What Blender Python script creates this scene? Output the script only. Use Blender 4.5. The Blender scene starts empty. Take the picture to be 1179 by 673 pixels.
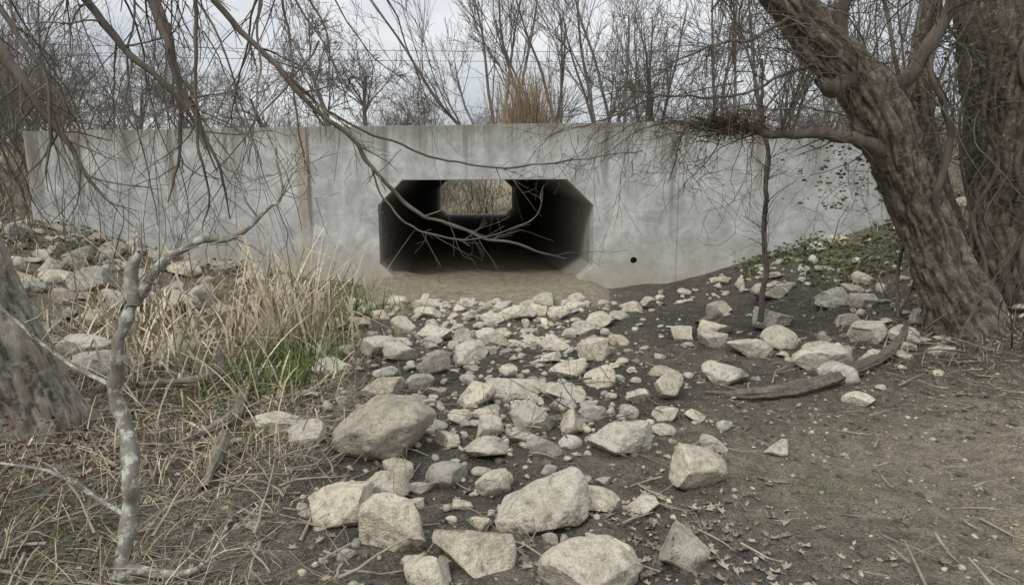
import bpy, math, random
import numpy as np
import bmesh
from mathutils import Vector, Matrix
random.seed(7); rng=np.random.default_rng(7)
S=bpy.context.scene
# ---------------------------------------------------------------- helpers
def hsh(i,j,k):
    h=(i*374761393+j*668265263+k*2147483647+1013904223)&0xffffffff
    h=((h^(h>>13))*1274126177)&0xffffffff
    h=((h^(h>>16))*2246822519)&0xffffffff
    return ((h^(h>>15))&0xffffff)/float(0xffffff)
def vn(p):
    p=np.asarray(p,dtype=float); i=np.floor(p).astype(np.int64); f=p-i; f=f*f*(3-2*f)
    r=0
    for a in (0,1):
        wa=f[:,0] if a else 1-f[:,0]
        for b in (0,1):
            wb=f[:,1] if b else 1-f[:,1]
            for c in (0,1):
                wc=f[:,2] if c else 1-f[:,2]
                r=r+wa*wb*wc*hsh(i[:,0]+a,i[:,1]+b,i[:,2]+c)
    return r
def fbm(p,o=4):
    s=0;a=.5;t=0
    for _ in range(o):
        s=s+a*vn(p);t+=a;a*=.5;p=p*2.03+11.3
    return s/t
def ss(x,a,b):
    t=np.clip((x-a)/(b-a),0,1); return t*t*(3-2*t)
def mesh_np(name,V,F,mat,smooth=True,attrs=None,parent=None,loc=None,link=True):
    V=np.ascontiguousarray(V,dtype=np.float32); F=np.ascontiguousarray(F,dtype=np.int32)
    me=bpy.data.meshes.new(name); k=F.shape[1]
    me.vertices.add(len(V)); me.vertices.foreach_set('co',V.ravel())
    me.loops.add(F.size); me.loops.foreach_set('vertex_index',F.ravel())
    me.polygons.add(len(F)); me.polygons.foreach_set('loop_start',np.arange(0,F.size,k,dtype=np.int32))
    me.update(calc_edges=True)
    me.polygons.foreach_set('use_smooth',np.full(len(F),smooth,dtype=bool))
    if attrs:
        for n,a in attrs.items():
            at=me.attributes.new(n,'FLOAT','POINT'); at.data.foreach_set('value',np.asarray(a,dtype=np.float32))
    me.validate()
    if mat: me.materials.append(mat)
    ob=bpy.data.objects.new(name,me)
    if link: S.collection.objects.link(ob)
    if parent: ob.parent=parent
    if loc is not None: ob.location=loc
    return ob
def empty(name):
    e=bpy.data.objects.new(name,None); S.collection.objects.link(e); return e
# ---------------------------------------------------------------- node material helper
class M:
    def __init__(s,name,rough=.9,spec=.25):
        s.m=bpy.data.materials.new(name); s.m.use_nodes=True; s.nt=s.m.node_tree
        s.b=s.nt.nodes['Principled BSDF']; s.b.inputs['Roughness'].default_value=rough
        s.b.inputs['Specular IOR Level'].default_value=spec
        s.geo=s.nt.nodes.new('ShaderNodeNewGeometry')
    def lk(s,a,b): s.nt.links.new(a,b)
    def pos(s,scale=(1,1,1)):
        n=s.nt.nodes.new('ShaderNodeMapping'); n.inputs['Scale'].default_value=scale
        s.lk(s.geo.outputs['Position'],n.inputs['Vector']); return n.outputs[0]
    def noise(s,scale,det=5,vec=None,rough=.6,dist=0):
        n=s.nt.nodes.new('ShaderNodeTexNoise'); n.inputs['Scale'].default_value=scale
        n.inputs['Detail'].default_value=det; n.inputs['Roughness'].default_value=rough; n.inputs['Distortion'].default_value=dist
        s.lk(vec if vec is not None else s.geo.outputs['Position'],n.inputs['Vector']); return n.outputs['Fac']
    def vor(s,scale,vec=None,feat='F1'):
        n=s.nt.nodes.new('ShaderNodeTexVoronoi'); n.feature=feat; n.inputs['Scale'].default_value=scale
        s.lk(vec if vec is not None else s.geo.outputs['Position'],n.inputs['Vector']); return n.outputs['Distance']
    def ramp(s,fac,stops):
        n=s.nt.nodes.new('ShaderNodeValToRGB'); e=n.color_ramp.elements
        while len(e)<len(stops): e.new(.5)
        for x,(p,c) in zip(e,stops):
            x.position=p; x.color=(c,c,c,1) if not isinstance(c,tuple) else (*c,1)
        s.lk(fac,n.inputs[0]); return n.outputs[0]
    def rng(s,v,a,b,c=0.,d=1.):
        n=s.nt.nodes.new('ShaderNodeMapRange')
        for i,x in enumerate((a,b,c,d)): n.inputs[i+1].default_value=x
        s.lk(v,n.inputs[0]); return n.outputs[0]
    def mix(s,fac,a,b,mode='MIX'):
        n=s.nt.nodes.new('ShaderNodeMix'); n.data_type='RGBA'; n.blend_type=mode
        for v,i in ((fac,0),(a,6),(b,7)):
            if isinstance(v,(int,float)): n.inputs[i].default_value=v if i==0 else (v,v,v,1)
            elif isinstance(v,tuple): n.inputs[i].default_value=(*v,1)
            else: s.lk(v,n.inputs[i])
        return n.outputs[2]
    def math(s,op,a,b=0.,clamp=False):
        n=s.nt.nodes.new('ShaderNodeMath'); n.operation=op; n.use_clamp=clamp
        for v,i in ((a,0),(b,1)):
            if isinstance(v,(int,float)): n.inputs[i].default_value=v
            else: s.lk(v,n.inputs[i])
        return n.outputs[0]
    def attr(s,name):
        n=s.nt.nodes.new('ShaderNodeAttribute'); n.attribute_name=name; return n.outputs['Fac']
    def sep(s,vec):
        n=s.nt.nodes.new('ShaderNodeSeparateXYZ'); s.lk(vec,n.inputs[0]); return n.outputs
    def col(s,c):
        if isinstance(c,tuple): s.b.inputs['Base Color'].default_value=(*c,1)
        else: s.lk(c,s.b.inputs['Base Color'])
    def bump(s,h,dist=.01,st=1.):
        n=s.nt.nodes.new('ShaderNodeBump'); n.inputs['Distance'].default_value=dist; n.inputs['Strength'].default_value=st
        s.lk(h,n.inputs['Height']); s.lk(n.outputs[0],s.b.inputs['Normal'])
# ---------------------------------------------------------------- materials
def m_ground(name='ground_soil',g=1.):
    m=M(name,.95,.15)
    sand=m.attr('sand'); wet=m.attr('wet'); lit=m.attr('litter')
    n1=m.noise(1.3,4); n2=m.noise(9,5,rough=.7); n3=m.noise(60,4,rough=.7); n4=m.noise(220,1)
    mud=m.mix(m.ramp(n2,[(.3,0.),(.7,1.)]),(.082,.073,.062),(.215,.196,.165))
    tan=m.mix(m.ramp(n2,[(.3,0.),(.7,1.)]),(.22*g,.19*g,.14*g),(.45*g,.395*g,.295*g))
    li=m.mix(m.ramp(n3,[(.35,0.),(.65,1.)]),(.10,.085,.063),(.34,.295,.22))
    f=m.math('ADD',sand,m.math('MULTIPLY',m.math('SUBTRACT',n1,.5),1.2),True)
    f=m.math('MULTIPLY',f,m.ramp(sand,[(.02,0.),(.2,1.)]))
    c=m.mix(f,mud,tan); c=m.mix(lit,c,li)
    c=m.mix(m.math('MULTIPLY',wet,.65),c,(.060,.054,.048))
    c=m.mix(1.,c,m.ramp(n3,[(.3,.45),(.7,1.38)]),'MULTIPLY')
    c=m.mix(1.,c,m.ramp(n4,[(.35,.6),(.65,1.35)]),'MULTIPLY')
    peb=m.ramp(m.vor(75),[(.16,1.),(.24,0.)]); pm=m.ramp(n1,[(.42,0.),(.56,.8)])
    c=m.mix(m.math('MULTIPLY',peb,pm),c,(.42,.385,.32))
    m.col(c)
    r=m.ramp(wet,[(.3,.95),(1.,.6)]); m.lk(r,m.b.inputs['Roughness'])
    h=m.math('ADD',m.math('MULTIPLY',n2,2.),m.math('ADD',m.math('MULTIPLY',n3,1.),m.math('MULTIPLY',n4,.35)))
    m.bump(h,.04,1.); return m.m
def m_rock():
    m=M('limestone',.92,.2)
    t=m.attr('tint'); low=m.attr('low'); warm=m.attr('warm')
    n1=m.noise(5,4,rough=.65); n2=m.noise(26,6,rough=.72); n3=m.noise(130,2,rough=.7)
    c=m.mix(warm,(.60,.575,.51),(.70,.62,.475))
    c=m.mix(m.ramp(n1,[(.48,0.),(.74,.8)]),c,(.36,.32,.25))
    c=m.mix(1.,c,m.ramp(n2,[(.3,.5),(.53,1.08)]),'MULTIPLY')
    c=m.mix(1.,c,m.ramp(n3,[(.3,.75),(.6,1.08)]),'MULTIPLY')
    c=m.mix(1.,c,t,'MULTIPLY')
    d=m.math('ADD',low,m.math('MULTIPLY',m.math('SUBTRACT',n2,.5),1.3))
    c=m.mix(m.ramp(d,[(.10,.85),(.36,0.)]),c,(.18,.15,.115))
    m.col(c)
    m.bump(m.math('ADD',m.math('ADD',m.math('MULTIPLY',n2,1.3),m.math('MULTIPLY',n1,1.5)),m.math('MULTIPLY',n3,.4)),.03,.9); return m.m
def m_concrete(name,dark=1.,interior=False):
    m=M(name,.88,.3)
    p=m.geo.outputs['Position']; x,y,z=m.sep(p)
    n1=m.noise(1.1,4); n2=m.noise(4,6,rough=.72,dist=.6); n3=m.noise(90,3)
    base=m.mix(m.ramp(n1,[(.3,0.),(.7,1.)]),(.345,.362,.368),(.51,.52,.51))
    base=m.mix(m.ramp(n2,[(.45,.0),(.64,.8)]),base,(.265,.27,.262))
    base=m.mix(m.ramp(n2,[(.30,.6),(.44,.0)]),base,(.62,.625,.61))
    if not interior:
        st=m.noise(1.,4,m.pos((5,5,.22)),.68); ln=m.noise(1.,2,m.pos((1.9,1.9,.0)),.5); fine=m.noise(1.,3,m.pos((26,26,.5)),.6)
        run=m.rng(m.math('ADD',z,m.math('MULTIPLY',ln,3.2)),3.2,3.9)
        sf=m.math('MULTIPLY',m.ramp(st,[(.44,0.),(.54,1.)]),run)
        sf=m.math('MULTIPLY',sf,m.ramp(fine,[(.38,.35),(.55,1.)]))
        base=m.mix(m.math('MULTIPLY',sf,.85),base,(.155,.14,.11))
        xw=m.math('ADD',x,m.math('MULTIPLY',m.math('SUBTRACT',fine,.5),.10))
        for cx,wd,zl,sg,cc in ((-7.05,.12,.8,.75,(.13,.11,.08)),(-6.35,.09,.7,.85,(.12,.105,.08)),(-5.6,.14,1.1,.75,(.15,.13,.10)),(-4.9,.06,.5,.75,(.15,.125,.09)),(-3.9,.10,1.2,.6,(.15,.13,.10)),(-2.97,.12,.2,.65,(.28,.225,.145)),(-2.86,.035,.3,.85,(.12,.10,.075)),(-1.75,.07,1.0,.7,(.14,.12,.09)),(-1.3,.18,1.4,.7,(.14,.12,.09)),(-.3,.12,1.5,.65,(.14,.125,.10)),(.5,.24,1.5,.7,(.145,.125,.095)),(1.25,.07,1.0,.7,(.14,.12,.09)),(2.12,.05,.4,.6,(.16,.14,.11)),(2.22,.22,1.8,.8,(.12,.11,.09)),(3.2,.09,1.0,.6,(.17,.14,.10))):
            k=m.math('MULTIPLY',m.rng(m.math('ABSOLUTE',m.math('SUBTRACT',xw,cx)),wd,wd*.25),m.rng(z,zl,zl+.9))
            base=m.mix(m.math('MULTIPLY',k,sg),base,cc)
        tp=m.rng(m.math('ADD',z,m.math('MULTIPLY',m.math('SUBTRACT',fine,.5),.6)),1.87,2.2)
        base=m.mix(m.math('MULTIPLY',tp,.65),base,(.18,.165,.135))
    lo=m.rng(m.math('ADD',z,m.math('MULTIPLY',m.math('SUBTRACT',n1,.5),1.3)),.65,.0)
    base=m.mix(m.math('MULTIPLY',lo,.7),base,(.37,.33,.25))
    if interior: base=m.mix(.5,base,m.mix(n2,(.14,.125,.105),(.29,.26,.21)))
    base=m.mix(1.,base,m.ramp(n3,[(.3,.86),(.7,1.08)]),'MULTIPLY')
    base=m.mix(1.,base,dark,'MULTIPLY')
    m.col(base); m.bump(m.math('ADD',n3,m.math('MULTIPLY',n2,1.5)),.005,.7); return m.m
def m_bark(name,ca,cb,lichen=0.,sc=1.,cav=False,stretch=.28):
    m=M(name,.93,.15)
    n1=m.noise(14*sc,5,m.pos((1,1,stretch)),.7); n2=m.noise(3*sc,3)
    c=m.mix(m.ramp(n1,[(.3,0.),(.7,1.)]),ca,cb)
    if cav: c=m.mix(m.ramp(m.attr('cav'),[(.0,.85),(.4,0.)]),c,(.03,.025,.02))
    if lichen>0:
        l=m.ramp(m.noise(22,4,rough=.7),[(.5,0.),(.6,lichen)]); c=m.mix(l,c,(.46,.48,.42))
    c=m.mix(1.,c,m.ramp(n2,[(.3,.75),(.7,1.2)]),'MULTIPLY')
    m.col(c)
    if cav or lichen: m.bump(n1,.02,.8)
    return m.m
def m_tint(name,stops,rough=.8,n=30.):
    m=M(name,rough,.2); t=m.attr('tint'); c=m.ramp(t,stops)
    c=m.mix(1.,c,m.ramp(m.noise(n,2),[(.3,.7),(.7,1.2)]),'MULTIPLY'); m.col(c); return m.m
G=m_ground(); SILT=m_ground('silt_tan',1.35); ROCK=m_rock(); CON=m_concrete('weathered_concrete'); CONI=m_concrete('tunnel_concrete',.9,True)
BARK=m_bark('bark_rough',(.078,.064,.05),(.195,.162,.13),.25,1.,True)
BARK2=m_bark('bark_twig',(.072,.06,.05),(.165,.142,.118))
BARKL=m_bark('bark_lichen',(.15,.13,.11),(.29,.27,.23),.95)
BARKD=m_bark('bark_distant_haze',(.12,.108,.098),(.19,.172,.155))  # bark colour lightened to paint distance haze into the far trees
WOOD=m_bark('grey_driftwood',(.11,.095,.078),(.27,.235,.19),0,1.6,False,.6)
LOGM=m_bark('weathered_log',(.065,.056,.046),(.19,.165,.14),0,2.2,False,1.)
STRAW=m_tint('dead_straw',[(0.,(.22,.18,.12)),(.5,(.42,.35,.245)),(1.,(.64,.56,.42))])
GREEN=m_tint('green_blades',[(0.,(.06,.09,.025)),(.6,(.12,.18,.045)),(1.,(.22,.26,.09))])
LEAF=m_tint('leaf_litter_brown',[(0.,(.08,.067,.052)),(.5,(.20,.17,.13)),(.9,(.39,.34,.275)),(1.,(.33,.24,.15))])
IVY=m_tint('ivy_green',[(0.,(.05,.07,.025)),(1.,(.15,.18,.07))])
RED=m_tint('rust_leaves',[(0.,(.05,.03,.022)),(1.,(.13,.06,.042))])
DEB=m_bark('dark_debris',(.05,.038,.03),(.12,.09,.065))
ASPH=M('asphalt'); ASPH.col(ASPH.ramp(ASPH.noise(80),[(.3,.04),(.7,.07)])); ASPH=ASPH.m
# ---------------------------------------------------------------- culvert frame
A=math.radians(-7); EX=np.array([math.cos(A),math.sin(A)]); EY=np.array([-math.sin(A),math.cos(A)]); O=np.array([-.39,9.45])
SK=-.182; TL=19.
def toW(lx,ly,z):
    lx,ly,z=np.broadcast_arrays(np.asarray(lx,float),np.asarray(ly,float),np.asarray(z,float))
    return np.stack([O[0]+lx*EX[0]+ly*EY[0],O[1]+lx*EX[1]+ly*EY[1],z],-1)
def toL(X,Y):
    dx=X-O[0];dy=Y-O[1]; return dx*EX[0]+dy*EX[1],dx*EY[0]+dy*EY[1]
WL,WR=-6.85,5.75
def H(X,Y,noise=True):
    X=np.atleast_1d(np.asarray(X,float));Y=np.atleast_1d(np.asarray(Y,float))
    lx,ly=toL(X,Y)
    yy=np.clip(Y,0,10)
    left=np.minimum(.12*np.maximum(0,-X-(1.3+.12*yy))**1.3,1.7)
    right=np.minimum(.33*np.maximum(0,X-(3.2-.12*yy))**1.05*np.clip((Y-2)/7,.2,1.),1.8)
    bed=left+right
    if noise:
        P=np.stack([X,Y,0*X],-1)
        bed=bed+(fbm(P*1.1+5,3)-.5)*.17+(fbm(P*5+9,4)-.5)*.07
    ap=(1-ss(np.abs(lx),1.6,2.3))*ss(ly,-1.9,-1.0)
    bed=bed*(1-ap)+(-.035)*ap
    back=1.98-(.36*ss(lx,2.6,5.2)+.4*ss(lx,4.6,6.2)+.95*(1-ss(lx,WL-.3,WL+1.6)))*(1-ss(ly,.6,5.5))
    out=np.maximum(np.maximum(WL+.1-lx,lx-WR+.1),0); hw=.09+1.6*ss(out,0,1.)
    t=ss(ly,.06,.06+2*hw)
    z=bed*(1-t)+np.maximum(back,0)*t
    bed2=np.minimum(.3*np.maximum(0,np.abs(lx+3.6)-2.2),1.9)+np.clip((ly-TL-4)*.13,0,1.9)
    bed2=np.minimum(bed2,2.1)
    if noise: bed2=bed2+(fbm(np.stack([X,Y,0*X],-1)*.6+2,3)-.5)*.3-.05
    o2=ss(np.abs(lx+3.6),6,8); h2=.09+2.5*o2
    t2=ss(ly,TL-.24,TL-.24+2*h2)
    z=z*(1-t2)+bed2*t2
    far=ss(np.hypot(X,Y),45,110)
    if noise: z=z*(1-far)+far*(1.6+(fbm(np.stack([X,Y,0*X],-1)*.02,3)-.5)*3)
    return z
def Hs(x,y): return float(H(x,y)[0])
# terrain ------------------------------------------------------
gx=np.concatenate([-np.geomspace(9,400,36)[::-1],np.arange(-8.95,7.6,.05),np.geomspace(7.7,400,36)])
gy=np.concatenate([-10-np.geomspace(.3,300,24)[::-1],np.arange(-9.9,-4.,.035),np.arange(-4,.0,.05),[.0,.06,.15,.24,.3],np.arange(.5,5.8,.25),np.arange(6.,18.6,.6),[18.7,18.76,18.85,18.94,19.],19+np.geomspace(.3,500,60)])
LX,LY=np.meshgrid(gx,gy); W=toW(LX.ravel(),LY.ravel(),0.); Z=H(W[:,0],W[:,1]); W[:,2]=Z
nx,ny=len(gx),len(gy)
idx=np.arange(nx*ny).reshape(ny,nx)
F=np.stack([idx[:-1,:-1],idx[:-1,1:],idx[1:,1:],idx[1:,:-1]],-1).reshape(-1,4)
cx=(gx[:-1]+gx[1:])/2; cy=(gy[:-1]+gy[1:])/2; CX,CY=np.meshgrid(cx,cy); CX=CX.ravel();CY=CY.ravel()
kill=(((CY>.0)&(CY<.24)&(np.abs(CX)<1.75))|((CY>18.7)&(CY<19.)&(np.abs(CX-SK*TL)<1.9)))
F=F[~kill]
X,Y=W[:,0],W[:,1]; P=np.stack([X,Y,0*X],-1)
sand=np.clip(ss(X-.9+.25*(Y-2),.0,1.3)*(1-ss(Y,3.6,5.2))+.3*ss(fbm(P*.9+3,3),.48,.6)*(1-ss(np.abs(X),2,4)),0,1)
sand=np.maximum(sand,.35*ss(X,4.,5.)); sand=np.maximum(sand,ss(Y,24,30)*.9)
sand=np.maximum(sand,1.1*np.exp(-(((X+.35)/1.6)**4+((Y-8.5)/1.3)**4)))
wet=np.exp(-(((X-2.)/1.3)**2+((Y-6.9)/1.)**2))*1.0
wet=np.maximum(wet,.8*np.exp(-(((X-.9)/1.3)**2+((Y-4.2)/1.3)**2))*fbm(P*2,3)*1.6)
litter=np.clip(ss(-X-.6-.1*(Y-2),0,.9)+ss(X,3.0,4.2)*.8*ss(Y,3.5,5),0,1)*(1-np.clip(sand,0,1))*(1-ss(Y,20,24))
mesh_np('ground',W,F,G,True,{'sand':np.clip(sand,0,1),'wet':np.clip(wet,0,1),'litter':litter})
rx=np.linspace(-60,60,60); rv=np.concatenate([toW(rx,6.,2.0),toW(rx,15.,2.0)]); n=60
rf=np.array([[i,i+1,n+i+1,n+i] for i in range(n-1)])
mesh_np('road',rv,rf,ASPH,False)
# culvert ------------------------------------------------------
def prism(poly,ly0,ly1,sk=0.,name='p'):
    n=len(poly); V=[];Fc=[]
    for ly in (ly0,ly1):
        for (x,z) in poly: V.append(tuple(toW(x+sk*ly,ly,z)))
    me=bpy.data.meshes.new(name)
    Fc.append(tuple(range(n))); Fc.append(tuple(range(2*n-1,n-1,-1)))
    for i in range(n):
        j=(i+1)%n; Fc.append((i,n+i,n+j,j))
    me.from_pydata(V,[],Fc); me.update()
    bm=bmesh.new(); bm.from_mesh(me); bmesh.ops.recalc_face_normals(bm,faces=bm.faces); bm.to_mesh(me); bm.free()
    ob=bpy.data.objects.new(name,me); S.collection.objects.link(ob); return ob
OCT=[(-1.5,.28),(-1.2,0.),(1.2,0.),(1.5,.28),(1.5,1.10),(1.14,1.45),(-1.14,1.45),(-1.5,1.10)]
def apply_mods(ob):
    dg=bpy.context.evaluated_depsgraph_get(); me=bpy.data.meshes.new_from_object(ob.evaluated_get(dg))
    ob.modifiers.clear(); ob.data=me
def wall(name,outline,ly0,ly1,cutters):
    w=prism(outline,ly0,ly1,0,name); w.data.materials.append(CON)
    for c in cutters:
        b=w.modifiers.new('b','BOOLEAN'); b.object=c; b.operation='DIFFERENCE'; b.solver='EXACT'
    bv=w.modifiers.new('v','BEVEL'); bv.width=.014; bv.segments=2; bv.limit_method='ANGLE'; bv.angle_limit=math.radians(35)
    apply_mods(w)
    for c in cutters: bpy.data.objects.remove(c)
    return w
cul=empty('concrete_culvert')
cut=[prism(OCT,-.5,.8,SK)]
for gxp in (-4.6,2.62):
    cut.append(prism([(gxp-.009,-1),(gxp+.009,-1),(gxp+.009,3),(gxp-.009,3)],-.2,.012))
cut.append(prism([(2.05+.045*math.cos(a),.36+.045*math.sin(a)) for a in np.linspace(0,2*math.pi,17)[:-1]],-.2,.26))
w=wall('headwall',[(WL,-.7),(WR,-.7),(WR,1.82),(2.62,2.185),(WL,2.185)],0.,.3,cut); w.parent=cul
w2=wall('far_headwall',[(-9.5,-.7),(2.4,-.7),(2.4,2.18),(-9.5,2.18)],TL-.3,TL,[prism(OCT,TL-1,TL+1,SK)]); w2.parent=cul
def ringV(poly,lys): return np.concatenate([toW(np.array([p[0] for p in poly])+SK*l,l,np.array([p[1] for p in poly])) for l in lys])
lys=np.linspace(.3,TL-.3,40); OUT=[(x*1.13,(z-.72)*1.22+.72) for x,z in OCT]
Vi=ringV(OCT,lys); n=8; Fi=np.array([[a*n+i,a*n+(i+1)%n,(a+1)*n+(i+1)%n,(a+1)*n+i] for a in range(len(lys)-1) for i in range(n)])
t=mesh_np('barrel_inner',Vi,Fi,CONI,False); t.parent=cul
t=mesh_np('barrel_outer',ringV(OUT,lys),Fi,CONI,False); t.parent=cul
def solid(name,top,zt,zb,mat,parent=None,bev=.02):
    n=len(top); V=[tuple(toW(x,y,z if z is not None else zt)) for x,y,z in top]+[tuple(toW(x,y,zb)) for x,y,z in top]
    Fc=[tuple(range(n)),tuple(range(2*n-1,n-1,-1))]+[(i,n+i,n+(i+1)%n,(i+1)%n) for i in range(n)]
    me=bpy.data.meshes.new(name); me.from_pydata(V,[],Fc); bm=bmesh.new(); bm.from_mesh(me)
    bmesh.ops.recalc_face_normals(bm,faces=bm.faces)
    if bev: bmesh.ops.bevel(bm,geom=bm.edges[:],offset=bev,segments=2,affect='EDGES')
    bm.to_mesh(me); bm.free(); me.materials.append(mat)
    o=bpy.data.objects.new(name,me); S.collection.objects.link(o)
    if parent: o.parent=parent
    return o
APR=m_concrete('silty_concrete',.9)
solid('apron',[(-1.55,-.003,None),(-1.6,-.5,None),(-1.3,-.8,None),(.2,-.85,None),(1.35,-.75,None),(1.68,-.45,None),(1.7,-.003,None)],-.02,-.35,APR,cul)
# silt drifted over the floor and apron, heaped along the right side of the mouth
sx=np.linspace(-2.1,2.2,110); sy=np.linspace(-2.1,9,240); SX,SY=np.meshgrid(sx,sy); sxx=SX.ravel(); syy=SY.ravel()
sp=toW(sxx+SK*np.maximum(syy,0),syy,0.)
edge=np.maximum(ss(-syy,1.,2.),ss(np.abs(sxx),1.45,2.05)*(syy<0))
sp[:,2]=.0+.09*(fbm(sp*1.8,4)-.33)+.016*(fbm(sp*12,3)-.5)-.22*edge+.05*ss(fbm(sp*3+7,3),.5,.7)*edge+.02*ss(-syy,-.5,.3)+.09*np.exp(-((np.abs(sxx)-1.3)/.3)**2)*np.exp(-((syy-.3)/.7)**2)
inside=syy>-.02; sp[:,2]=np.where(inside&(np.abs(sxx)>1.40),-.06,sp[:,2])
si=np.arange(110*240).reshape(240,110); sf=np.stack([si[:-1,:-1],si[:-1,1:],si[1:,1:],si[1:,:-1]],-1).reshape(-1,4)
o=mesh_np('silt',sp,sf,SILT,True,{'sand':np.full(len(sp),1.3),'wet':.35*ss(-syy,.6,1.6),'litter':np.zeros(len(sp))}); o.parent=cul
# ---------------------------------------------------------------- rocks
ICO={}
for s in (1,2,3,4,5):
    bm=bmesh.new(); bmesh.ops.create_icosphere(bm,subdivisions=s,radius=1.); bm.verts.ensure_lookup_table()
    ICO[s]=(np.array([v.co[:] for v in bm.verts]),np.array([[v.index for v in f.verts] for f in bm.faces])); bm.free()
def rockV(sub,size,hero=False):
    V=ICO[sub][0].copy()
    ex=rng.uniform(2.,2.9)
    V=V/ (np.abs(V)**ex).sum(1)[:,None]**(1/ex)
    lo=rng.uniform(.34,.58)
    for _ in range(rng.integers(7,13)):
        n=rng.normal(size=3); n/=np.linalg.norm(n); h=rng.uniform(lo,.88); d=V@n; o=d>h
        V[o]-=np.outer(d[o]-h,n)
    V-=(V.max(0)+V.min(0))/2
    V/=np.abs(V).max(0)
    off=rng.uniform(0,99,3)
    if sub>=2: V*= (1+.17*(fbm(V*1.5+off,3)-.5))[:,None]
    if sub>=3: V*= (1+.11*(fbm(V*5+off,4)-.5))[:,None]
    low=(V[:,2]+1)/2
    V*=np.array(size)
    a=rng.uniform(-.6,.6) if hero else rng.uniform(0,6.28); tl=rng.normal(0,.16,2)
    R=np.array(Matrix.Rotation(a,3,'Z')@Matrix.Rotation(tl[0],3,'X')@Matrix.Rotation(tl[1],3,'Y'))
    return V@R.T,low
def pack(items,name,mat):
    Vs=[];Fs=[];T=[];L=[];Wm=[];o=0
    for (sub,pos,size,tint,warm) in items:
        V,l=rockV(sub,size); Vs.append(V+np.array(pos)); Fs.append(ICO[sub][1]+o); o+=len(V)
        T.append(np.full(len(V),tint)); L.append(l); Wm.append(np.full(len(V),warm))
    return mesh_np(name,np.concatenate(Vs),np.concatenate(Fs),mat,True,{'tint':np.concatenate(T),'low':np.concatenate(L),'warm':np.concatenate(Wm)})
HERO=[(-.72,3.5,.60,.62,.8,.74,.7),(-1.40,3.9,.34,.55,.8,1.,.4),(-1.16,3.65,.22,.7,.9,.9,.4),(-.75,2.78,.30,.72,.8,1.0,.7),(-.59,2.98,.22,.8,.9,.9,.5),
(-.50,2.6,.26,1.15,.7,1.08,.75),(-.34,3.18,.18,.75,1.,.68,.1),(-.11,3.08,.17,1.,.8,1.0,.5),(.11,3.83,.27,.75,.9,.75,.3),(.57,3.48,.36,.55,.7,.95,.3),
(.90,3.15,.29,.85,.75,1.06,.7),(.12,2.82,.41,.68,.7,.95,.4),(-.32,2.36,.21,.7,.8,1.0,.6),(.29,2.30,.40,.55,.7,.95,.6),(1.02,4.38,.23,1.,.7,1.05,.6),
(1.54,4.8,.33,.6,.8,.95,.3),(2.42,5.2,.52,.45,.6,1.05,.3),(3.0,5.65,.30,.7,.8,.95,.3),(-.14,3.72,.20,.75,.8,1.,.4),(.04,4.65,.52,.28,.6,1.,.5),
(-.67,4.05,.28,.6,.8,.85,.4),(-1.12,5.55,.40,.5,.8,1.05,.5),(-1.42,5.2,.34,.35,.7,1.05,.4),(.66,5.4,.26,.8,.8,1.05,.6),(.82,4.35,.17,.6,.9,1.05,.6),
(1.13,4.07,.13,.6,1,1.1,.6),(.05,7.1,.40,.5,.8,1.05,.5),(1.43,3.5,.2,.45,.8,1.,.5),(2.29,4.35,.2,.5,.8,1.05,.4),(2.0,5.65,.38,.5,.8,1.,.4),
(1.75,5.8,.26,.7,.9,1.,.4),(-.25,4.4,.28,.6,.8,1.05,.7),(-3.2,4.95,.52,.4,.6,.95,.2),(.42,4.95,.30,.5,.8,1.,.6),(-.9,4.55,.33,.55,.7,1.05,.6),
(.35,5.7,.3,.5,.7,1.1,.6),(-.35,5.3,.34,.5,.8,1.,.5),(-.75,6.2,.36,.45,.8,1.05,.4),(.9,6.9,.3,.5,.8,1.05,.5),(-.2,6.1,.3,.6,.8,1.05,.5),(.62,4.7,.24,.7,.8,1.1,.7),
(2.55,6.6,.4,.5,.8,.95,.3),(3.3,6.9,.45,.5,.7,.95,.3),(2.9,7.6,.42,.5,.7,1.,.3),(-.95,7.6,.35,.5,.8,1.,.4)]
placed=[]
for i,(x,y,wd,hr,dr,ti,wm) in enumerate(HERO):
    sz=(wd/2,wd*dr/2,wd*hr/2); z=Hs(x,y)+sz[2]*.5
    V,l=rockV(5 if wd>.24 else 4,sz,True)
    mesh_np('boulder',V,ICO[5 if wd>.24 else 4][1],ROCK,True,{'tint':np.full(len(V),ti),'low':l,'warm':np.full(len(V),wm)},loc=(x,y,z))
    placed.append((x,y,wd*.45))
PA=np.array(placed)
def try_place(n,fx,smin,smax,pw,sub=None,sink=.4,tr=(.72,1.1),overlap=.75,minh=.35,maxh=.75):
    global PA
    items=[];tries=0
    while len(items)<n and tries<n*20:
        tries+=1
        x,y,dn=fx()
        if random.random()>dn: continue
        s=smin+(smax-smin)*random.random()**pw
        if (((x-PA[:,0])**2+(y-PA[:,1])**2)<((PA[:,2]+s*.5)*overlap)**2).any(): continue
        lx,ly=toL(x,y)
        if ly>-.12-s*.5: continue
        if abs(lx)<1.7 and ly>-1.05: continue
        if s>.05: PA=np.vstack([PA,[x,y,s*.5]])
        hz=s*.5*random.uniform(minh,maxh)
        sb=sub or (4 if s>.15 else 3)
        items.append((sb,(x,y,Hs(x,y)+hz*sink),(s*.5,s*.5*random.uniform(.55,1),hz),random.uniform(*tr),random.random()))
    return items
def fan():
    y=random.uniform(2.4,8.2); c=-.15-.02*(y-4); wd=.72+.10*(y-2)
    x=random.gauss(c,wd*.6); return x,y,((.12 if x>.5 else .35) if y<3.4 else 1.)
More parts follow.
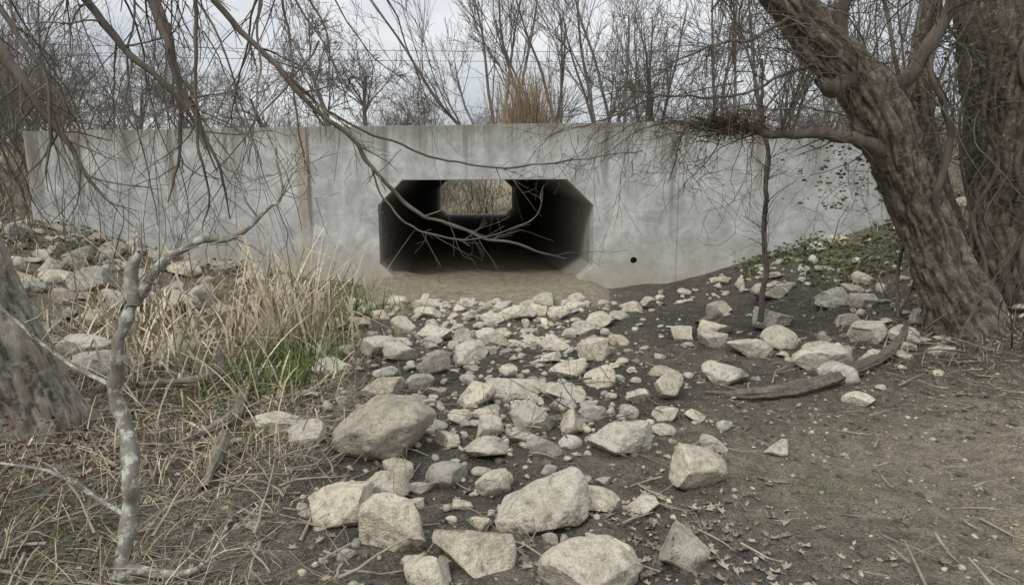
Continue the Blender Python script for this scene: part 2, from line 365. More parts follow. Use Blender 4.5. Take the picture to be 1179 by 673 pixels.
def rbank():
    x=random.uniform(1.6,6.2); y=random.uniform(4.6,8.9)
    d=1. if y>5.2 else .25
    d*=1-math.exp(-(((x-1.7)/1.)**2+((y-6.9)/1.4)**2))*.99
    cl=float(vn(np.array([[x*1.1,y*1.1,3.]]))[0]); d*=1. if cl>.45 else .15
    return x,y,d
def lbank():
    y=random.uniform(3.9,10.); x=-random.uniform(2.6,7.5); return x,y,.9
its=try_place(225,fan,.08,.32,1.5,overlap=.92)+try_place(150,rbank,.08,.36,1.6,overlap=.85)+try_place(240,lbank,.10,.55,1.4,tr=(.5,.88))
pack(its,'riprap_rocks',ROCK)
def anyw():
    y=random.uniform(2.1,8.8); x=random.gauss(-.1,1.2+.2*y*.5); return x,y,1.
def rightdirt():
    return random.uniform(.6,3.6),random.uniform(2.,5.2),1.
its=try_place(600,fan,.03,.095,1.5,sub=2,overlap=.6,sink=.3)+try_place(450,anyw,.012,.045,2,sub=2,overlap=.4,sink=.3)+try_place(800,rightdirt,.008,.034,2.2,sub=1,overlap=.4,sink=.2)+try_place(220,rbank,.03,.09,1.5,sub=2,overlap=.5)
pack(its,'gravel',ROCK)
its=try_place(1500,lambda:(random.uniform(-2,3.3),random.uniform(2.1,8.),1.),.012,.065,2,sub=2,overlap=.35,sink=.1,tr=(.2,.36))
pack(its,'mud_clods',ROCK)
# ---------------------------------------------------------------- tubes
def tubes(polys,kfun):
    Vs=[];Fs=[];o=0
    for pts,rad in polys:
        P=np.asarray(pts,float); r=np.asarray(rad,float); n=len(P); k=kfun(r[0])
        T=np.gradient(P,axis=0); T/=np.linalg.norm(T,axis=1)[:,None]+1e-9
        m=T.mean(0); ref=np.eye(3)[np.argmin(np.abs(m))]
        N=np.cross(T,ref); N/=np.linalg.norm(N,axis=1)[:,None]+1e-9; B=np.cross(T,N)
        a=np.linspace(0,2*np.pi,k+1)[:-1]
        V=P[:,None]+r[:,None,None]*(np.cos(a)[None,:,None]*N[:,None]+np.sin(a)[None,:,None]*B[:,None])
        Vs.append(V.reshape(-1,3)); ii=np.arange(n*k).reshape(n,k)
        Fs.append(np.stack([ii[:-1],np.roll(ii[:-1],-1,1),np.roll(ii[1:],-1,1),ii[1:]],-1).reshape(-1,4)+o); o+=n*k
    return np.concatenate(Vs),np.concatenate(Fs)
def kf(r): return 12 if r>.05 else 8 if r>.015 else 5 if r>.006 else 3
def unit(v): return v/(math.sqrt(float(v@v))+1e-9)
def grow(out,P,D,L,r,lv,nb,curl=.2,up=0.,spread=.9,ratio=.6,minr=.0015,seg=.12,t0=.25,rr=.55):
    n=max(4,int(L/seg)); P=np.array(P,float); D=unit(np.array(D,float)); st=L/(n-1)
    J=rng.normal(0,curl,(n,3)); J[:,2]+=up
    pts=np.empty((n,3)); ds=np.empty((n,3)); pts[0]=P; ds[0]=D
    for i in range(1,n):
        D=unit(D+J[i]); P=P+D*st; pts[i]=P; ds[i]=D
    end=max(minr,r*(.35 if lv>0 else .3)); rad=np.linspace(r,end,n); out.append((pts,rad))
    if lv>0:
        for _ in range(nb[lv]):
            t=t0+(1-t0)*random.random(); i=min(n-1,int(t*(n-1)+.5))
            d=ds[i]+spread*unit(rng.normal(size=3))
            grow(out,pts[i],d,L*ratio*random.uniform(.55,1.15),max(minr,rad[i]*rr*random.uniform(.8,1.1)),lv-1,nb,curl,up,spread,ratio,minr,seg*.8,.15,rr)
def cat(pts,rad,m=8):
    P=np.array(pts,float); P=np.vstack([2*P[0]-P[1],P,2*P[-1]-P[-2]]); r=np.array(rad,float); out=[];ro=[]
    for i in range(1,len(P)-2):
        for t in np.linspace(0,1,m,endpoint=False):
            a,b,c,d=P[i-1],P[i],P[i+1],P[i+2]
            out.append(.5*((2*b)+(-a+c)*t+(2*a-5*b+4*c-d)*t*t+(-a+3*b-3*c+d)*t**3)); ro.append(r[i-1]*(1-t)+r[i]*t)
    out.append(P[-2]); ro.append(r[-1]); return np.array(out),np.array(ro)
def wob(P,a):
    return P+np.stack([(fbm(P*5+k*31,3)-.5)*2*a for k in range(3)],-1)
def sidetwigs(out,P,R,n,L,lv,nb,t0=.1,t1=1.,down=0.,**kw):
    T=np.gradient(P,axis=0)
    for _ in range(n):
        i=int((t0+(t1-t0)*random.random())*(len(P)-1)); d=unit(unit(T[i])+1.0*unit(rng.normal(size=3))+np.array([0,0,down]))
        grow(out,P[i],d,L*random.uniform(.4,1.2),max(.0015,min(R[i]*.5,.006)),lv,nb,**kw)
def bigtrunk(name,pts,rad,parent=None,sides=110,amp=.02,mat=BARK,flare=.0,seglen=.022,lump_a=.38):
    P,R=cat(pts,rad,10); s=np.concatenate([[0],np.cumsum(np.linalg.norm(np.diff(P,axis=0),axis=1))])
    n=int(s[-1]/seglen); q=np.linspace(0,s[-1],n); P=np.stack([np.interp(q,s,P[:,i]) for i in range(3)],-1); R=np.interp(q,s,R)
    T=np.gradient(P,axis=0); T/=np.linalg.norm(T,axis=1)[:,None]; N=np.cross(T,[0,1.,.01]); N/=np.linalg.norm(N,axis=1)[:,None]; B=np.cross(T,N)
    a=np.linspace(0,2*np.pi,sides+1)[:-1]; CA,SA=np.cos(a),np.sin(a)
    qq=np.repeat(q,sides); ca=np.tile(CA,n); sa=np.tile(SA,n); RR=np.repeat(R,sides)
    aw=.25*np.sin(qq*1.7)
    c2=ca*np.cos(aw)-sa*np.sin(aw); s2=sa*np.cos(aw)+ca*np.sin(aw)
    p=np.stack([c2*RR*24,s2*RR*24,qq*4.2],-1)
    rdg=np.abs(fbm(p+3,3)*2-1)*1.9; rdg=np.clip(rdg,0,1)
    lump=(fbm(np.stack([c2*2.,s2*2.,qq*1.6],-1)+7,3)-.5)
    fl=1+flare*np.exp(-qq/.22)*(.6+.7*(.5+.5*np.sin(np.tile(a,n)*5+1)))
    r=RR*fl*(1+lump_a*lump)+amp*(rdg-.5)+.004*(fbm(p*4,2)-.5)
    V=(P[:,None]+r.reshape(n,sides)[:,:,None]*(CA[None,:,None]*N[:,None]+SA[None,:,None]*B[:,None])).reshape(-1,3)
    ii=np.arange(n*sides).reshape(n,sides); F=np.stack([ii[:-1],np.roll(ii[:-1],-1,1),np.roll(ii[1:],-1,1),ii[1:]],-1).reshape(-1,4)
    return mesh_np(name,V,F,mat,True,{'cav':rdg},parent)
# ---------------------------------------------------------------- right leaning tree
T1=empty('leaning_tree')
bigtrunk('trunk',[(3.95,5.55,-.1),(3.78,5.5,.2),(3.52,5.45,.65),(3.26,5.4,1.10),(2.98,5.3,1.5),(2.75,5.2,1.86),(2.52,5.15,2.15),(2.20,5.1,2.42),(1.84,5.,2.76),(1.3,4.9,3.3),(.8,4.8,4.2)],[.34,.27,.215,.20,.19,.195,.175,.15,.14,.12,.09],T1,130,.035,flare=.4)
tw=[]
limbs=[([(2.62,5.2,2.1),(2.42,5.05,2.16),(2.25,5.,2.08),(2.12,4.95,2.12)],[.10,.075,.06,.03]),
 ([(2.85,5.2,1.62),(2.54,5.05,1.70),(2.17,5.,1.76),(1.80,5.,1.79),(1.45,5.,1.86),(1.2,4.95,1.84)],[.07,.05,.036,.03,.022,.01]),
 ([(2.3,5.1,2.3),(1.9,5.0,2.15),(1.5,4.9,2.02),(1.0,4.8,2.0),(.6,4.7,1.83),(.4,4.7,1.8)],[.016,.012,.009,.007,.005,.003]),
 ([(2.0,5.,2.6),(1.6,4.8,2.38),(1.25,4.7,2.3),(.9,4.6,2.1)],[.016,.010,.007,.003]),
 ([(2.4,5.1,2.25),(2.3,5.0,2.6),(2.5,4.9,3.0),(2.6,4.9,3.6)],[.06,.05,.04,.03]),
 ([(2.75,5.25,1.9),(2.95,5.1,2.3),(3.05,5.,2.7),(3.0,4.9,3.3)],[.06,.05,.04,.03]),
 ([(3.3,5.25,.95),(3.15,5.15,1.3),(3.2,5.1,1.75),(3.0,5.05,2.2),(3.1,5.,2.9)],[.03,.026,.024,.02,.02])]
for p,r in limbs:
    P,R=cat(p,r,10); P=wob(P,.05); tw.append((P,R*(1+.35*(fbm(P*9,2)-.5))))
    sidetwigs(tw,P,R,16,.75,2,[0,3,4],t0=.15,down=-.15,curl=.2,up=-.02,spread=1.,seg=.07)
for _ in range(58):
    x=random.uniform(1.0,3.0); z=random.uniform(1.75,2.7); y=random.uniform(4.6,5.4)
    grow(tw,(x,y,z),(random.uniform(-1.2,.3),random.uniform(-.5,.3),random.uniform(-.4,.9)),random.uniform(.5,1.3),random.uniform(.003,.007),2,[0,2,4],curl=.13,up=-.06,seg=.07,spread=.8)
V,F=tubes(tw,kf); mesh_np('limbs',V,F,BARK2,True,None,T1)
db=[]
for _ in range(520):
    c=np.array([random.gauss(1.55,.17),random.gauss(5.,.06),random.gauss(1.83,.045)])
    grow(db,c,rng.normal(size=3)*np.array([1,.6,.35]),random.uniform(.06,.2),.003,0,[0],curl=.35,seg=.04)
V,F=tubes(db,kf); mesh_np('snagged_debris',V,F,DEB,True,None,T1)
T2=empty('twin_trunk_tree')
bigtrunk('trunk',[(4.75,6.1,.1),(4.58,6.0,.4),(4.42,6.,1.),(4.28,6.,1.6),(4.12,5.95,2.2),(3.95,5.9,2.8),(3.75,5.8,3.6),(3.5,5.8,4.6)],[.48,.38,.32,.30,.29,.27,.24,.2],T2,130,.04,flare=.3)
bigtrunk('second_stem',[(4.2,6.15,.2),(4.0,6.1,.7),(3.78,6.1,1.3),(3.58,6.1,1.9),(3.5,6.1,2.5),(3.55,6.,3.2)],[.17,.13,.11,.10,.09,.08],T2,60,.02)
vs=[]
for k in range(11):
    x=random.uniform(3.2,4.3); y=random.uniform(5.4,5.9); p=[]
    for z in np.linspace(.3,3.2,8): p.append((x+random.gauss(0,.07)-.14*(z-1)*random.random(),y+random.gauss(0,.05),z))
    P,R=cat(p,np.full(8,random.uniform(.006,.022)),8); vs.append((P,R)); sidetwigs(vs,P,R,9,.5,2,[0,2,3],curl=.18,seg=.07,spread=.9)
for k in range(30):
    grow(vs,(random.uniform(3.,4.6),random.uniform(5.2,6.),random.uniform(1.2,3.)),rng.normal(size=3)+np.array([-.3,-.3,0]),random.uniform(.6,1.4),random.uniform(.004,.01),2,[0,3,4],curl=.14,up=-.03,seg=.08)
for k in range(24):
    grow(vs,(random.uniform(3.2,4.2),random.uniform(4.2,5.3),random.uniform(.15,.3)),(random.uniform(-1,1),random.uniform(-.5,.3),random.uniform(.1,1.2)),random.uniform(.6,1.3),random.uniform(.003,.008),2,[0,2,3],curl=.13,up=-.02,seg=.08)
V,F=tubes(vs,kf); mesh_np('vines',V,F,BARK2,True,None,T2)
sp_=[];P,R=cat([(2.37,6.4,.1),(2.40,6.4,.6),(2.35,6.4,1.1),(2.37,6.4,1.5),(2.28,6.4,1.95),(2.2,6.3,2.5)],[.030,.027,.024,.022,.018,.012],10); P=wob(P,.04); sp_.append((P,R)); sidetwigs(sp_,P,R,26,.45,1,[0,3],curl=.2,seg=.06)
V,F=tubes(sp_,kf); mesh_np('sapling',V,F,BARK2)
# ---------------------------------------------------------------- left trunk + overhanging branches
T3=empty('old_tree')
bigtrunk('trunk',[(-2.78,3.75,-.1),(-2.82,3.72,.15),(-2.92,3.7,.6),(-3.05,3.7,1.1),(-3.2,3.7,1.7),(-3.3,3.6,2.6),(-3.2,3.5,3.6)],[.33,.28,.255,.24,.23,.2,.16],T3,120,.024,m_bark('bark_grey',(.14,.12,.098),(.29,.255,.21),.3,1.,True),.2)
ov=[]
BR=[([(-2.2,2.7,3.4),(-1.7,2.9,2.75),(-1.226,3.,2.20),(-.954,3.,1.887),(-.705,3.,1.672),(-.617,3.,1.525),(-.453,3.,1.357),(-.227,3.02,1.257),(0,3.05,1.187),(.232,3.1,1.12)],[.026,.019,.013,.011,.0095,.009,.008,.007,.0055,.003],22,.28),
 ([(-.95,3.,1.90),(-.75,3.1,1.74),(-.474,3.2,1.617),(-.158,3.2,1.53),(.12,3.2,1.525),(.36,3.2,1.565),(.62,3.3,1.6)],[.007,.006,.0055,.005,.004,.003,.002],10,.2),
 ([(-.617,3.,1.525),(-.55,2.95,1.37),(-.38,2.9,1.25),(-.15,2.9,1.22),(.08,2.9,1.30),(.13,2.9,1.42)],[.006,.005,.005,.004,.003,.002],9,.16),
 ([(-2.6,3.2,3.2),(-2.1,3.2,2.55),(-1.75,3.2,2.1),(-1.5,3.2,1.8),(-1.35,3.2,1.5)],[.03,.024,.017,.01,.004],14,.4),
 ([(-1.9,3.,2.9),(-1.52,3.,2.2),(-1.42,3.,1.9),(-1.3,3.05,1.6),(-1.28,3.1,1.3)],[.02,.018,.014,.008,.003],14,.4),
 ([(-1.35,3.,2.6),(-1.32,3.,2.2),(-1.34,3.,1.8),(-1.33,3.,1.45),(-1.36,3.,1.25)],[.011,.009,.007,.005,.002],12,.25),
 ([(-.93,2.9,2.4),(-.9,2.9,2.),(-.88,2.9,1.7),(-.84,2.9,1.45)],[.006,.005,.004,.0015],8,.2),
 ([(-3.2,3.6,2.5),(-2.7,3.5,2.3),(-2.35,3.4,1.95),(-2.15,3.4,1.6),(-2.0,3.4,1.35)],[.06,.035,.022,.012,.004],16,.5),
 ([(-3.2,3.6,3.0),(-2.5,3.2,2.75),(-2.0,3.,2.45),(-1.2,2.8,2.35),(-.6,2.7,2.25),(0,2.7,2.3)],[.06,.045,.03,.018,.01,.004],18,.45),
 ([(-2.4,3.2,2.9),(-2.3,3.2,2.3),(-2.1,3.2,1.9),(-2.15,3.2,1.5)],[.02,.015,.01,.004],14,.4),
 ([(-2.1,3.4,2.7),(-1.75,3.4,2.45),(-1.6,3.4,2.0),(-1.62,3.4,1.6),(-1.7,3.4,1.35)],[.022,.018,.013,.008,.003],14,.4)]
for p,r,n,L in BR:
    P,R=cat(p,r,10); P=wob(P,.03); ov.append((P,R*(1+.4*(fbm(P*14,2)-.5)))); sidetwigs(ov,P,R,n,L,1,[0,2],t0=.1,down=-.1,curl=.16,up=-.01,spread=.7,seg=.05,minr=.0011)
for _ in range(40):
    grow(ov,(random.uniform(-3.2,-1.),random.uniform(2.8,4.6),random.uniform(2.2,3.2)),(random.gauss(.1,.35),random.gauss(0,.3),-1),random.uniform(.7,1.5),random.uniform(.003,.009),1,[0,4],curl=.12,up=-.05,seg=.08,spread=.6)
V,F=tubes(ov,kf); mesh_np('overhanging_branches',V,F,BARK2,True,None,T3)
T4=[];P,R=cat([(-1.38,2.3,-.1),(-1.43,2.35,.0),(-1.46,2.4,.19),(-1.44,2.45,.45),(-1.50,2.5,.67),(-1.47,2.5,.84),(-1.41,2.55,1.015),(-1.33,2.6,1.16),(-1.13,2.7,1.24),(-1.0,2.75,1.37),(-.95,2.8,1.45),(-.965,2.85,1.73)],[.036,.032,.028,.028,.026,.022,.021,.017,.012,.009,.006,.003],12)
P=wob(P,.06); T4.append((P,R*(1+.9*(fbm(P*18,3)-.5)))); sidetwigs(T4,P,R,14,.3,1,[0,2],t0=.45,curl=.2,seg=.05)
for p,r in [([(-1.42,2.53,1.0),(-1.44,2.55,1.12),(-1.40,2.55,1.2)],[.022,.026,.012]),([(-1.43,2.35,.03),(-1.2,2.3,.05),(-1.1,2.28,.12)],[.02,.014,.006]),([(-1.49,2.5,.68),(-1.7,2.5,.8),(-1.9,2.5,1.),(-1.95,2.5,1.3)],[.011,.008,.006,.003]),([(-1.46,2.4,.2),(-1.7,2.35,.42),(-2.,2.3,.5)],[.010,.007,.003])]:
    P,R=cat(p,r,8); T4.append((wob(P,.03),R)); sidetwigs(T4,P,R,5,.25,1,[0,2],curl=.2,seg=.05)
V,F=tubes(T4,lambda r:16 if r>.015 else kf(r)); mesh_np('lichen_sapling',V,F,BARKL)
# ---------------------------------------------------------------- logs
def log(name,pts,r,amp=.014,mat=WOOD):
    P=[(x,y,Hs(x,y)+dz) for x,y,dz in pts]; bigtrunk(name,P,r,None,44,amp,mat,seglen=.02,lump_a=1.1)
log('fallen_log',[(1.30,4.45,.01),(1.5,4.42,.03),(1.8,4.4,.035),(2.3,4.7,.04),(2.8,5.1,.05),(3.1,5.35,.07),(3.35,5.7,.1)],[.006,.028,.042,.05,.045,.038,.02],.018,LOGM)
log('driftwood',[(-1.47,3.05,.03),(-1.55,3.35,.06),(-1.6,3.6,.12)],[.012,.035,.03])
log('driftwood',[(-1.9,3.6,.05),(-1.72,4.0,.08),(-1.85,4.5,.10)],[.012,.035,.03])
log('driftwood',[(1.75,6.3,.06),(1.95,6.45,.1),(2.0,6.75,.12)],[.04,.065,.05])
log('driftwood',[(-2.4,4.2,.1),(-2.1,4.6,.12),(-2.3,5.2,.15)],[.02,.04,.02])
st=[]
def zone_left(): return random.uniform(-3.,-.6),random.uniform(2.,4.6)
def zone_all(): return random.uniform(-1.5,2.2),random.uniform(2.,6.)
def zone_tree(): return random.uniform(2.6,4.4),random.uniform(4.,5.8)
for fz,n,l in ((zone_left,620,.5),(zone_all,330,.28),(zone_tree,180,.5)):
    for _ in range(n):
        x,y=fz(); a=random.uniform(0,6.28); grow(st,(x,y,Hs(x,y)+random.uniform(.01,.06)),(math.cos(a),math.sin(a),random.gauss(0,.12)),random.uniform(.3,1)*l,.0015+.007*random.random()**2,1,[0,random.choice((0,0,1,2))],curl=.12,seg=.06)
V,F=tubes(st,kf); mesh_np('fallen_sticks',V,F,m_bark('pale_stick',(.17,.145,.115),(.38,.335,.27)))
st=[]
for _ in range(60):
    x,y=random.uniform(-.9,1.0),random.uniform(3.4,5.5); a=random.uniform(0,6.28); grow(st,(x,y,Hs(x,y)+random.uniform(.04,.10)),(math.cos(a),math.sin(a),random.gauss(0,.1)),random.uniform(.2,.55),random.uniform(.002,.007),1,[0,1],curl=.1,seg=.06)
V,F=tubes(st,kf); mesh_np('fallen_sticks',V,F,BARK2)
# ---------------------------------------------------------------- blades
def blades(name,base,hgt,lean,width,mat,nseg=5,droop=.5,kink=0.,tint=None):
    N=len(base); base=np.asarray(base,float); az=rng.uniform(0,6.28,N); d=np.stack([np.cos(az),np.sin(az),0*az],-1)
    ln=np.abs(rng.normal(0,lean,N)); hg=hgt*rng.uniform(.45,1.1,N); side=np.stack([-np.sin(az+rng.normal(0,.8,N)),np.cos(az),0*az],-1)
    V=np.zeros((N,nseg+1,2,3)); P=base.copy(); ang=ln.copy(); kp=rng.integers(1,nseg,N); kk=(rng.random(N)<kink)*rng.uniform(.8,2.2,N)
    for s in range(nseg+1):
        wv=width*rng.uniform(.8,1.2)*(1-.85*(s/nseg)**1.5)/2
        V[:,s,0]=P+side*wv; V[:,s,1]=P-side*wv
        ang=ang+droop*rng.uniform(.3,1.,N)/nseg+kk*(kp==s)
        P=P+(hg/nseg)[:,None]*(d*np.sin(ang)[:,None]+np.array([0,0,1])*np.cos(ang)[:,None])
        if base[:,2].max()<1.7: P[:,2]=np.maximum(P[:,2],H(P[:,0],P[:,1],False))
    V=V.reshape(-1,3); k=(nseg+1)*2; b=np.arange(N)*k; F=[]
    for s in range(nseg): F.append(np.stack([b+2*s,b+2*s+1,b+2*s+3,b+2*s+2],-1))
    t=np.repeat(rng.random(N) if tint is None else tint,k)
    return mesh_np(name,V,np.concatenate(F),mat,True,{'tint':t})
def pts(n,f):
    o=np.array([f() for _ in range(n)]); return np.column_stack([o,H(o[:,0],o[:,1])-.01])
g=random.gauss
blades('dead_reeds',pts(270,lambda:(g(-2.1,.27),g(6.1,.4))),1.28,.38,.020,STRAW,7,.5,.65,tint=.4+.6*rng.random(270))
blades('dead_reeds',pts(330,lambda:(g(-2.4,.5),g(5.0,.5))),.72,1.1,.018,STRAW,6,.9,.7,tint=.3+.7*rng.random(330))
blades('dead_reeds',pts(150,lambda:(g(-1.9,.5),g(3.9,.4))),.5,1.3,.014,STRAW,6,.9,.6,tint=.3+.7*rng.random(150))
blades('dead_reeds',pts(140,lambda:(g(-3.3,.3),g(5.9,.5))),.9,.9,.016,STRAW,6,.8,.6,tint=.3+.7*rng.random(140))
blades('dead_grass',pts(3800,lambda:(random.uniform(-3.4,-.95)-.1*random.random(),random.uniform(2.,6.2))),.24,1.3,.005,STRAW,4,.9,.3,tint=rng.random(3800)*.9)
blades('dead_grass',pts(1300,lambda:(random.uniform(-7,-2.6),random.uniform(5,9.6))),.35,1.,.008,STRAW,4,.9,.3)
blades('dead_grass',pts(1500,lambda:(random.uniform(2.9,6.5),random.uniform(4.,8.9))),.22,1.1,.006,STRAW,4,.9,.3,tint=rng.random(1500)*.6)
bs=pts(2200,lambda:(random.uniform(-14,-7.4),random.uniform(9.5,17))); blades('embankment_grass',bs,.5,.8,.018,STRAW,4,.8,.3,tint=rng.random(2200)*.5)
blades('green_grass',pts(420,lambda:(g(-1.8,.22),g(5.0,.4))),.42,.6,.010,GREEN,5,.8)
blades('green_grass',pts(200,lambda:(g(-1.75,.25),g(7.2,.3))),.42,.4,.011,GREEN,5,.7)
blades('green_grass',pts(80,lambda:(g(-2.0,.12),g(8.5,.2))),.40,.3,.012,GREEN,5,.6)
blades('green_grass',pts(620,lambda:(g(-2.0,.35),g(2.5,.3))),.11,.8,.005,GREEN,4,.8)
blades('green_weed',pts(90,lambda:(g(1.5,.12),g(3.05,.08))),.06,.9,.0035,GREEN,4,.6)
blades('far_bank_grass',pts(1900,lambda:(random.uniform(-9,2),random.uniform(30,40))),.4,.5,.03,STRAW,4,.7,.2,tint=rng.random(1900)*.7)
blades('far_bank_grass',pts(1500,lambda:(random.uniform(-9,2),random.uniform(30,40))),.35,.5,.04,GREEN,4,.7,.1)
def leaves(name,base,size,mat,tilt=.35,lobed=True,tint=None):
    base=np.asarray(base); N=len(base); k=12 if lobed else 6
    a=np.linspace(0,2*np.pi,k+1)[:-1]
    if lobed: r=np.where(np.arange(k)%2==0,1.,.52); r[0]=1.1
    else: r=np.ones(k)
    ox=np.cos(a)*r; oy=np.sin(a)*r*.55; s=size*rng.uniform(.5,1.2,N)
    L=np.zeros((N,k,3)); L[:,:,0]=ox*s[:,None]; L[:,:,1]=oy*s[:,None]; L[:,:,2]=(oy**2*1.3+.25*ox*rng.normal(0,1,N)[:,None]*np.abs(ox))*s[:,None]
    az=rng.uniform(0,6.28,N); t1=rng.normal(0,tilt,N)
    y=L[:,:,1]*np.cos(t1)[:,None]-L[:,:,2]*np.sin(t1)[:,None]; z=L[:,:,1]*np.sin(t1)[:,None]+L[:,:,2]*np.cos(t1)[:,None]; x=L[:,:,0]
    V=np.stack([x*np.cos(az)[:,None]-y*np.sin(az)[:,None],x*np.sin(az)[:,None]+y*np.cos(az)[:,None],z],-1)+base[:,None]
    F=np.arange(N*k).reshape(N,k); return mesh_np(name,V.reshape(-1,3),F,mat,False,{'tint':np.repeat(rng.random(N)**1.2 if tint is None else tint,k)})
def lz():
    while True:
        y=random.uniform(2.,6.5); x=random.uniform(-3.3,4.3)
        p=.35
        if x<-.8: p=1.
        if x>2.8 and y>3.8: p=1.
        if 0<x<1.2 and y<3.: p=1.
        if x>1. and y<3.6: p=.10
        if random.random()<p: return x,y
b=pts(4800,lz); b[:,2]+=rng.uniform(.01,.03,len(b)); leaves('leaf_litter',b,.024,LEAF)
b=pts(200,lambda:(g(.65,.4),g(2.6,.3))); b[:,2]+=.015; leaves('leaf_litter',b,.036,LEAF,.2,tint=.25+rng.random(200)*.6)
b=pts(260,lambda:(g(-2.1,.15),g(2.95,.25))); b[:,2]+=rng.uniform(.02,.35,260); leaves('rust_shrub',b,.020,RED,1.)
b=pts(2600,lambda:(random.uniform(2.9,5.9),random.uniform(7.2,9.0))); keep=fbm(b*1.6+3,3)>.48; b=b[keep]; b[:,2]+=rng.uniform(0,.2,len(b))*fbm(b*2,2); leaves('ground_cover',b,.032,IVY,.7,False)
b=pts(2200,lambda:(random.uniform(-7.5,-3.6),random.uniform(8,10.2))); keep=fbm(b*1.3+8,3)>.5; b=b[keep]; b[:,2]+=rng.uniform(0,.12,len(b)); leaves('ground_cover',b,.035,IVY,.7,False)
b=np.column_stack([rng.normal(2.5,.14,200),rng.normal(5.3,.1,200),rng.uniform(1.2,1.75,200)]); o=leaves('ivy_leaves',b,.020,IVY,1.,False); o.parent=T1
b=np.column_stack([rng.normal(3.4,.3,260),rng.normal(5.6,.15,260),rng.uniform(1.6,2.6,260)]); o=leaves('ivy_leaves',b,.022,IVY,1.,False); o.parent=T2
# ---------------------------------------------------------------- bank brush
def brush(name,n,fx,h,r,nb=[0,3,4],mat=BARK2,lv=2,up=.05):
    o=[]
    for _ in range(n):
        x,y=fx(); grow(o,(x,y,Hs(x,y)-.03),(g(0,.35),g(0,.3),1),h*random.uniform(.5,1.1),r*random.uniform(.5,1.2),lv,nb,curl=.13,up=up,seg=.14,spread=.8)
    V,F=tubes(o,kf); return mesh_np(name,V,F,mat)
brush('bank_brush',26,lambda:(random.uniform(-8.,-3.6),random.uniform(7.,10.)),1.2,.008)
brush('bank_brush',22,lambda:(random.uniform(3.4,6.5),random.uniform(6.3,8.9)),1.1,.008)
brush('bank_brush',60,lambda:(random.uniform(-11.5,-7.4),random.uniform(9.6,14)),2.8,.02,[0,6,6])
brush('bank_brush',40,lambda:(random.uniform(5.6,12),random.uniform(8.5,15)),3.6,.028,[0,5,6])
# ---------------------------------------------------------------- background trees
DT=empty('background_trees')
protos=[]
for k in range(5):
    o=[]; h=random.uniform(8,10)
    grow(o,(0,0,-.3),(g(0,.05),g(0,.05),1),h*.6,.19,4,[0,5,5,5,9],curl=.10,up=.04,spread=.95,ratio=.62,minr=.010,seg=.6,t0=.3,rr=.58)
    V,F=tubes(o,lambda r:8 if r>.08 else 3); protos.append(mesh_np('tree',V,F,BARKD,True,None,None,None,False).data)
multi=[]
for k in range(4):
    o=[]
    for s in range(5): grow(o,(g(0,.3),g(0,.3),-.2),(g(0,.28),g(0,.2),1),random.uniform(5,8),.07,3,[0,4,6,8],curl=.07,up=.06,spread=.6,ratio=.5,minr=.006,seg=.5,t0=.2,rr=.5)
    V,F=tubes(o,lambda r:6 if r>.05 else 3); multi.append(mesh_np('tree',V,F,BARKD,True,None,None,None,False).data)
shr=[]
for k in range(3):
    o=[]
    for s in range(26): grow(o,(g(0,.9),g(0,.6),-.2),(g(0,.35),g(0,.3),1),random.uniform(1.5,3.4),.02,2,[0,4,5],curl=.1,up=.04,spread=.7,ratio=.5,minr=.005,seg=.35,t0=.15)
    V,F=tubes(o,lambda r:3); shr.append(mesh_np('shrub',V,F,BARKD,True,None,None,None,False).data)
def inst(me,x,y,s,name='tree'):
    ob=bpy.data.objects.new(name,me); S.collection.objects.link(ob); ob.parent=DT; ob.location=(x,y,Hs(x,y)); ob.scale=(s,s,s*random.uniform(.9,1.1)); ob.rotation_euler=(0,0,random.uniform(0,6.28))
inst(protos[0],-8.6,34,1.0); inst(protos[3],-7.4,36,.95); inst(protos[1],-5.6,38,.75); inst(protos[2],-13.5,40,.9)
for x,y,s in ((-.6,25,1.05),(1.6,27,1.1),(3.4,24,.95),(5.5,28,1.),(7.6,25,1.),(10,27,1.1),(12.5,24,1.),(-17,24,1.),(-19,28,1.1),(-15,31,.7)): inst(random.choice(multi),x,y,s)
for _ in range(22):
    x=random.choice((random.uniform(-42,-18),random.uniform(3,42),random.uniform(3,42))); inst(random.choice(protos),x,random.uniform(34,60),random.uniform(.8,1.15))
for _ in range(12): inst(random.choice(protos),random.uniform(-45,45),random.uniform(62,95),random.uniform(.7,1.))
for _ in range(55):
    y=random.uniform(23,44); inst(random.choice(shr),random.uniform(-.85,.85)*y,y,random.uniform(.6,.95),'shrub')
for _ in range(55):
    y=random.uniform(45,80); inst(random.choice(shr),random.uniform(-.85,.85)*y,y,random.uniform(1.,1.5),'shrub')
bb=pts(1000,lambda:(g(.45,.42),g(22.3,.4))); bb[:,2]=1.9
blades('tall_reed_clump',bb,3.0,.13,.03,m_tint('reed_tan',[(0.,(.20,.15,.105)),(1.,(.42,.33,.23))]),6,.2,.15)
wl=[]
for z,s in ((9.3,0),(8.5,.2)):
    xs=np.linspace(-60,60,60); wl.append((np.column_stack([xs,45+xs*.1,z+((xs+10)/60)**2*1.4+s]),np.full(60,.015)))
V,F=tubes(wl,lambda r:4); mesh_np('power_line',V,F,m_bark('wire_black',(.05,.05,.05),(.06,.06,.06)))
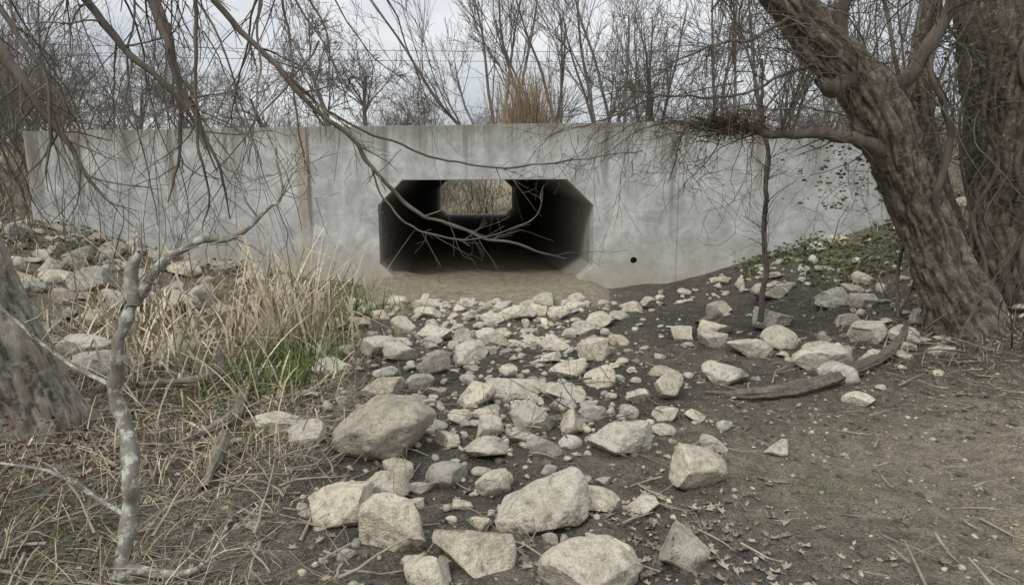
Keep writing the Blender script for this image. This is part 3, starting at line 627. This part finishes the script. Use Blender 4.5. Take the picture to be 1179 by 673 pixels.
# ---------------------------------------------------------------- world and sun
el,az=math.radians(45),math.radians(215)
w=bpy.data.worlds.new('World'); S.world=w; w.use_nodes=True; nt=w.node_tree; bg=nt.nodes['Background']
sky=nt.nodes.new('ShaderNodeTexSky'); sky.sky_type='NISHITA'; sky.sun_disc=False; sky.sun_elevation=el; sky.sun_rotation=az
tc=nt.nodes.new('ShaderNodeTexCoord'); mp=nt.nodes.new('ShaderNodeMapping'); mp.inputs['Scale'].default_value=(1,1,3.2)
nz=nt.nodes.new('ShaderNodeTexNoise'); nz.inputs['Scale'].default_value=2.6; nz.inputs['Detail'].default_value=7; nz.inputs['Roughness'].default_value=.55
nt.links.new(tc.outputs['Generated'],mp.inputs[0]); nt.links.new(mp.outputs[0],nz.inputs['Vector'])
cr=nt.nodes.new('ShaderNodeValToRGB'); cr.color_ramp.elements[0].position=.35; cr.color_ramp.elements[0].color=(.60,.64,.69,1); cr.color_ramp.elements[1].position=.60; cr.color_ramp.elements[1].color=(.93,.94,.95,1)
nt.links.new(nz.outputs['Fac'],cr.inputs[0])
# overcast luminance: brighter towards the zenith
sxyz=nt.nodes.new('ShaderNodeSeparateXYZ'); nt.links.new(tc.outputs['Generated'],sxyz.inputs[0])
mr=nt.nodes.new('ShaderNodeMapRange'); mr.inputs[1].default_value=.1; mr.inputs[2].default_value=.9; mr.inputs[3].default_value=6.8; mr.inputs[4].default_value=14.
nt.links.new(sxyz.outputs[2],mr.inputs[0])
sc=nt.nodes.new('ShaderNodeVectorMath'); sc.operation='SCALE'; nt.links.new(mr.outputs[0],sc.inputs[3]); nt.links.new(cr.outputs[0],sc.inputs[0])
mx=nt.nodes.new('ShaderNodeMix'); mx.data_type='RGBA'; mx.inputs[0].default_value=.9
nt.links.new(sky.outputs[0],mx.inputs[6]); nt.links.new(sc.outputs[0],mx.inputs[7]); nt.links.new(mx.outputs[2],bg.inputs[0]); bg.inputs[1].default_value=.13
L=bpy.data.lights.new('sun','SUN'); L.energy=1.9; L.angle=math.radians(10); L.color=(1,.94,.84); so=bpy.data.objects.new('sun',L); S.collection.objects.link(so)
d=Vector((math.sin(az)*math.cos(el),math.cos(az)*math.cos(el),math.sin(el))); so.rotation_euler=d.to_track_quat('Z','Y').to_euler()
# ---------------------------------------------------------------- camera
c=bpy.data.cameras.new('camera'); co=bpy.data.objects.new('camera',c); S.collection.objects.link(co); S.camera=co
c.lens=24.; c.sensor_width=36; c.clip_end=2000; c.clip_start=.05; co.location=(0,0,1.47); co.rotation_euler=(math.radians(80.5),math.radians(.3),0)
S.view_settings.view_transform='Standard'; S.view_settings.look='None'; S.view_settings.exposure=0
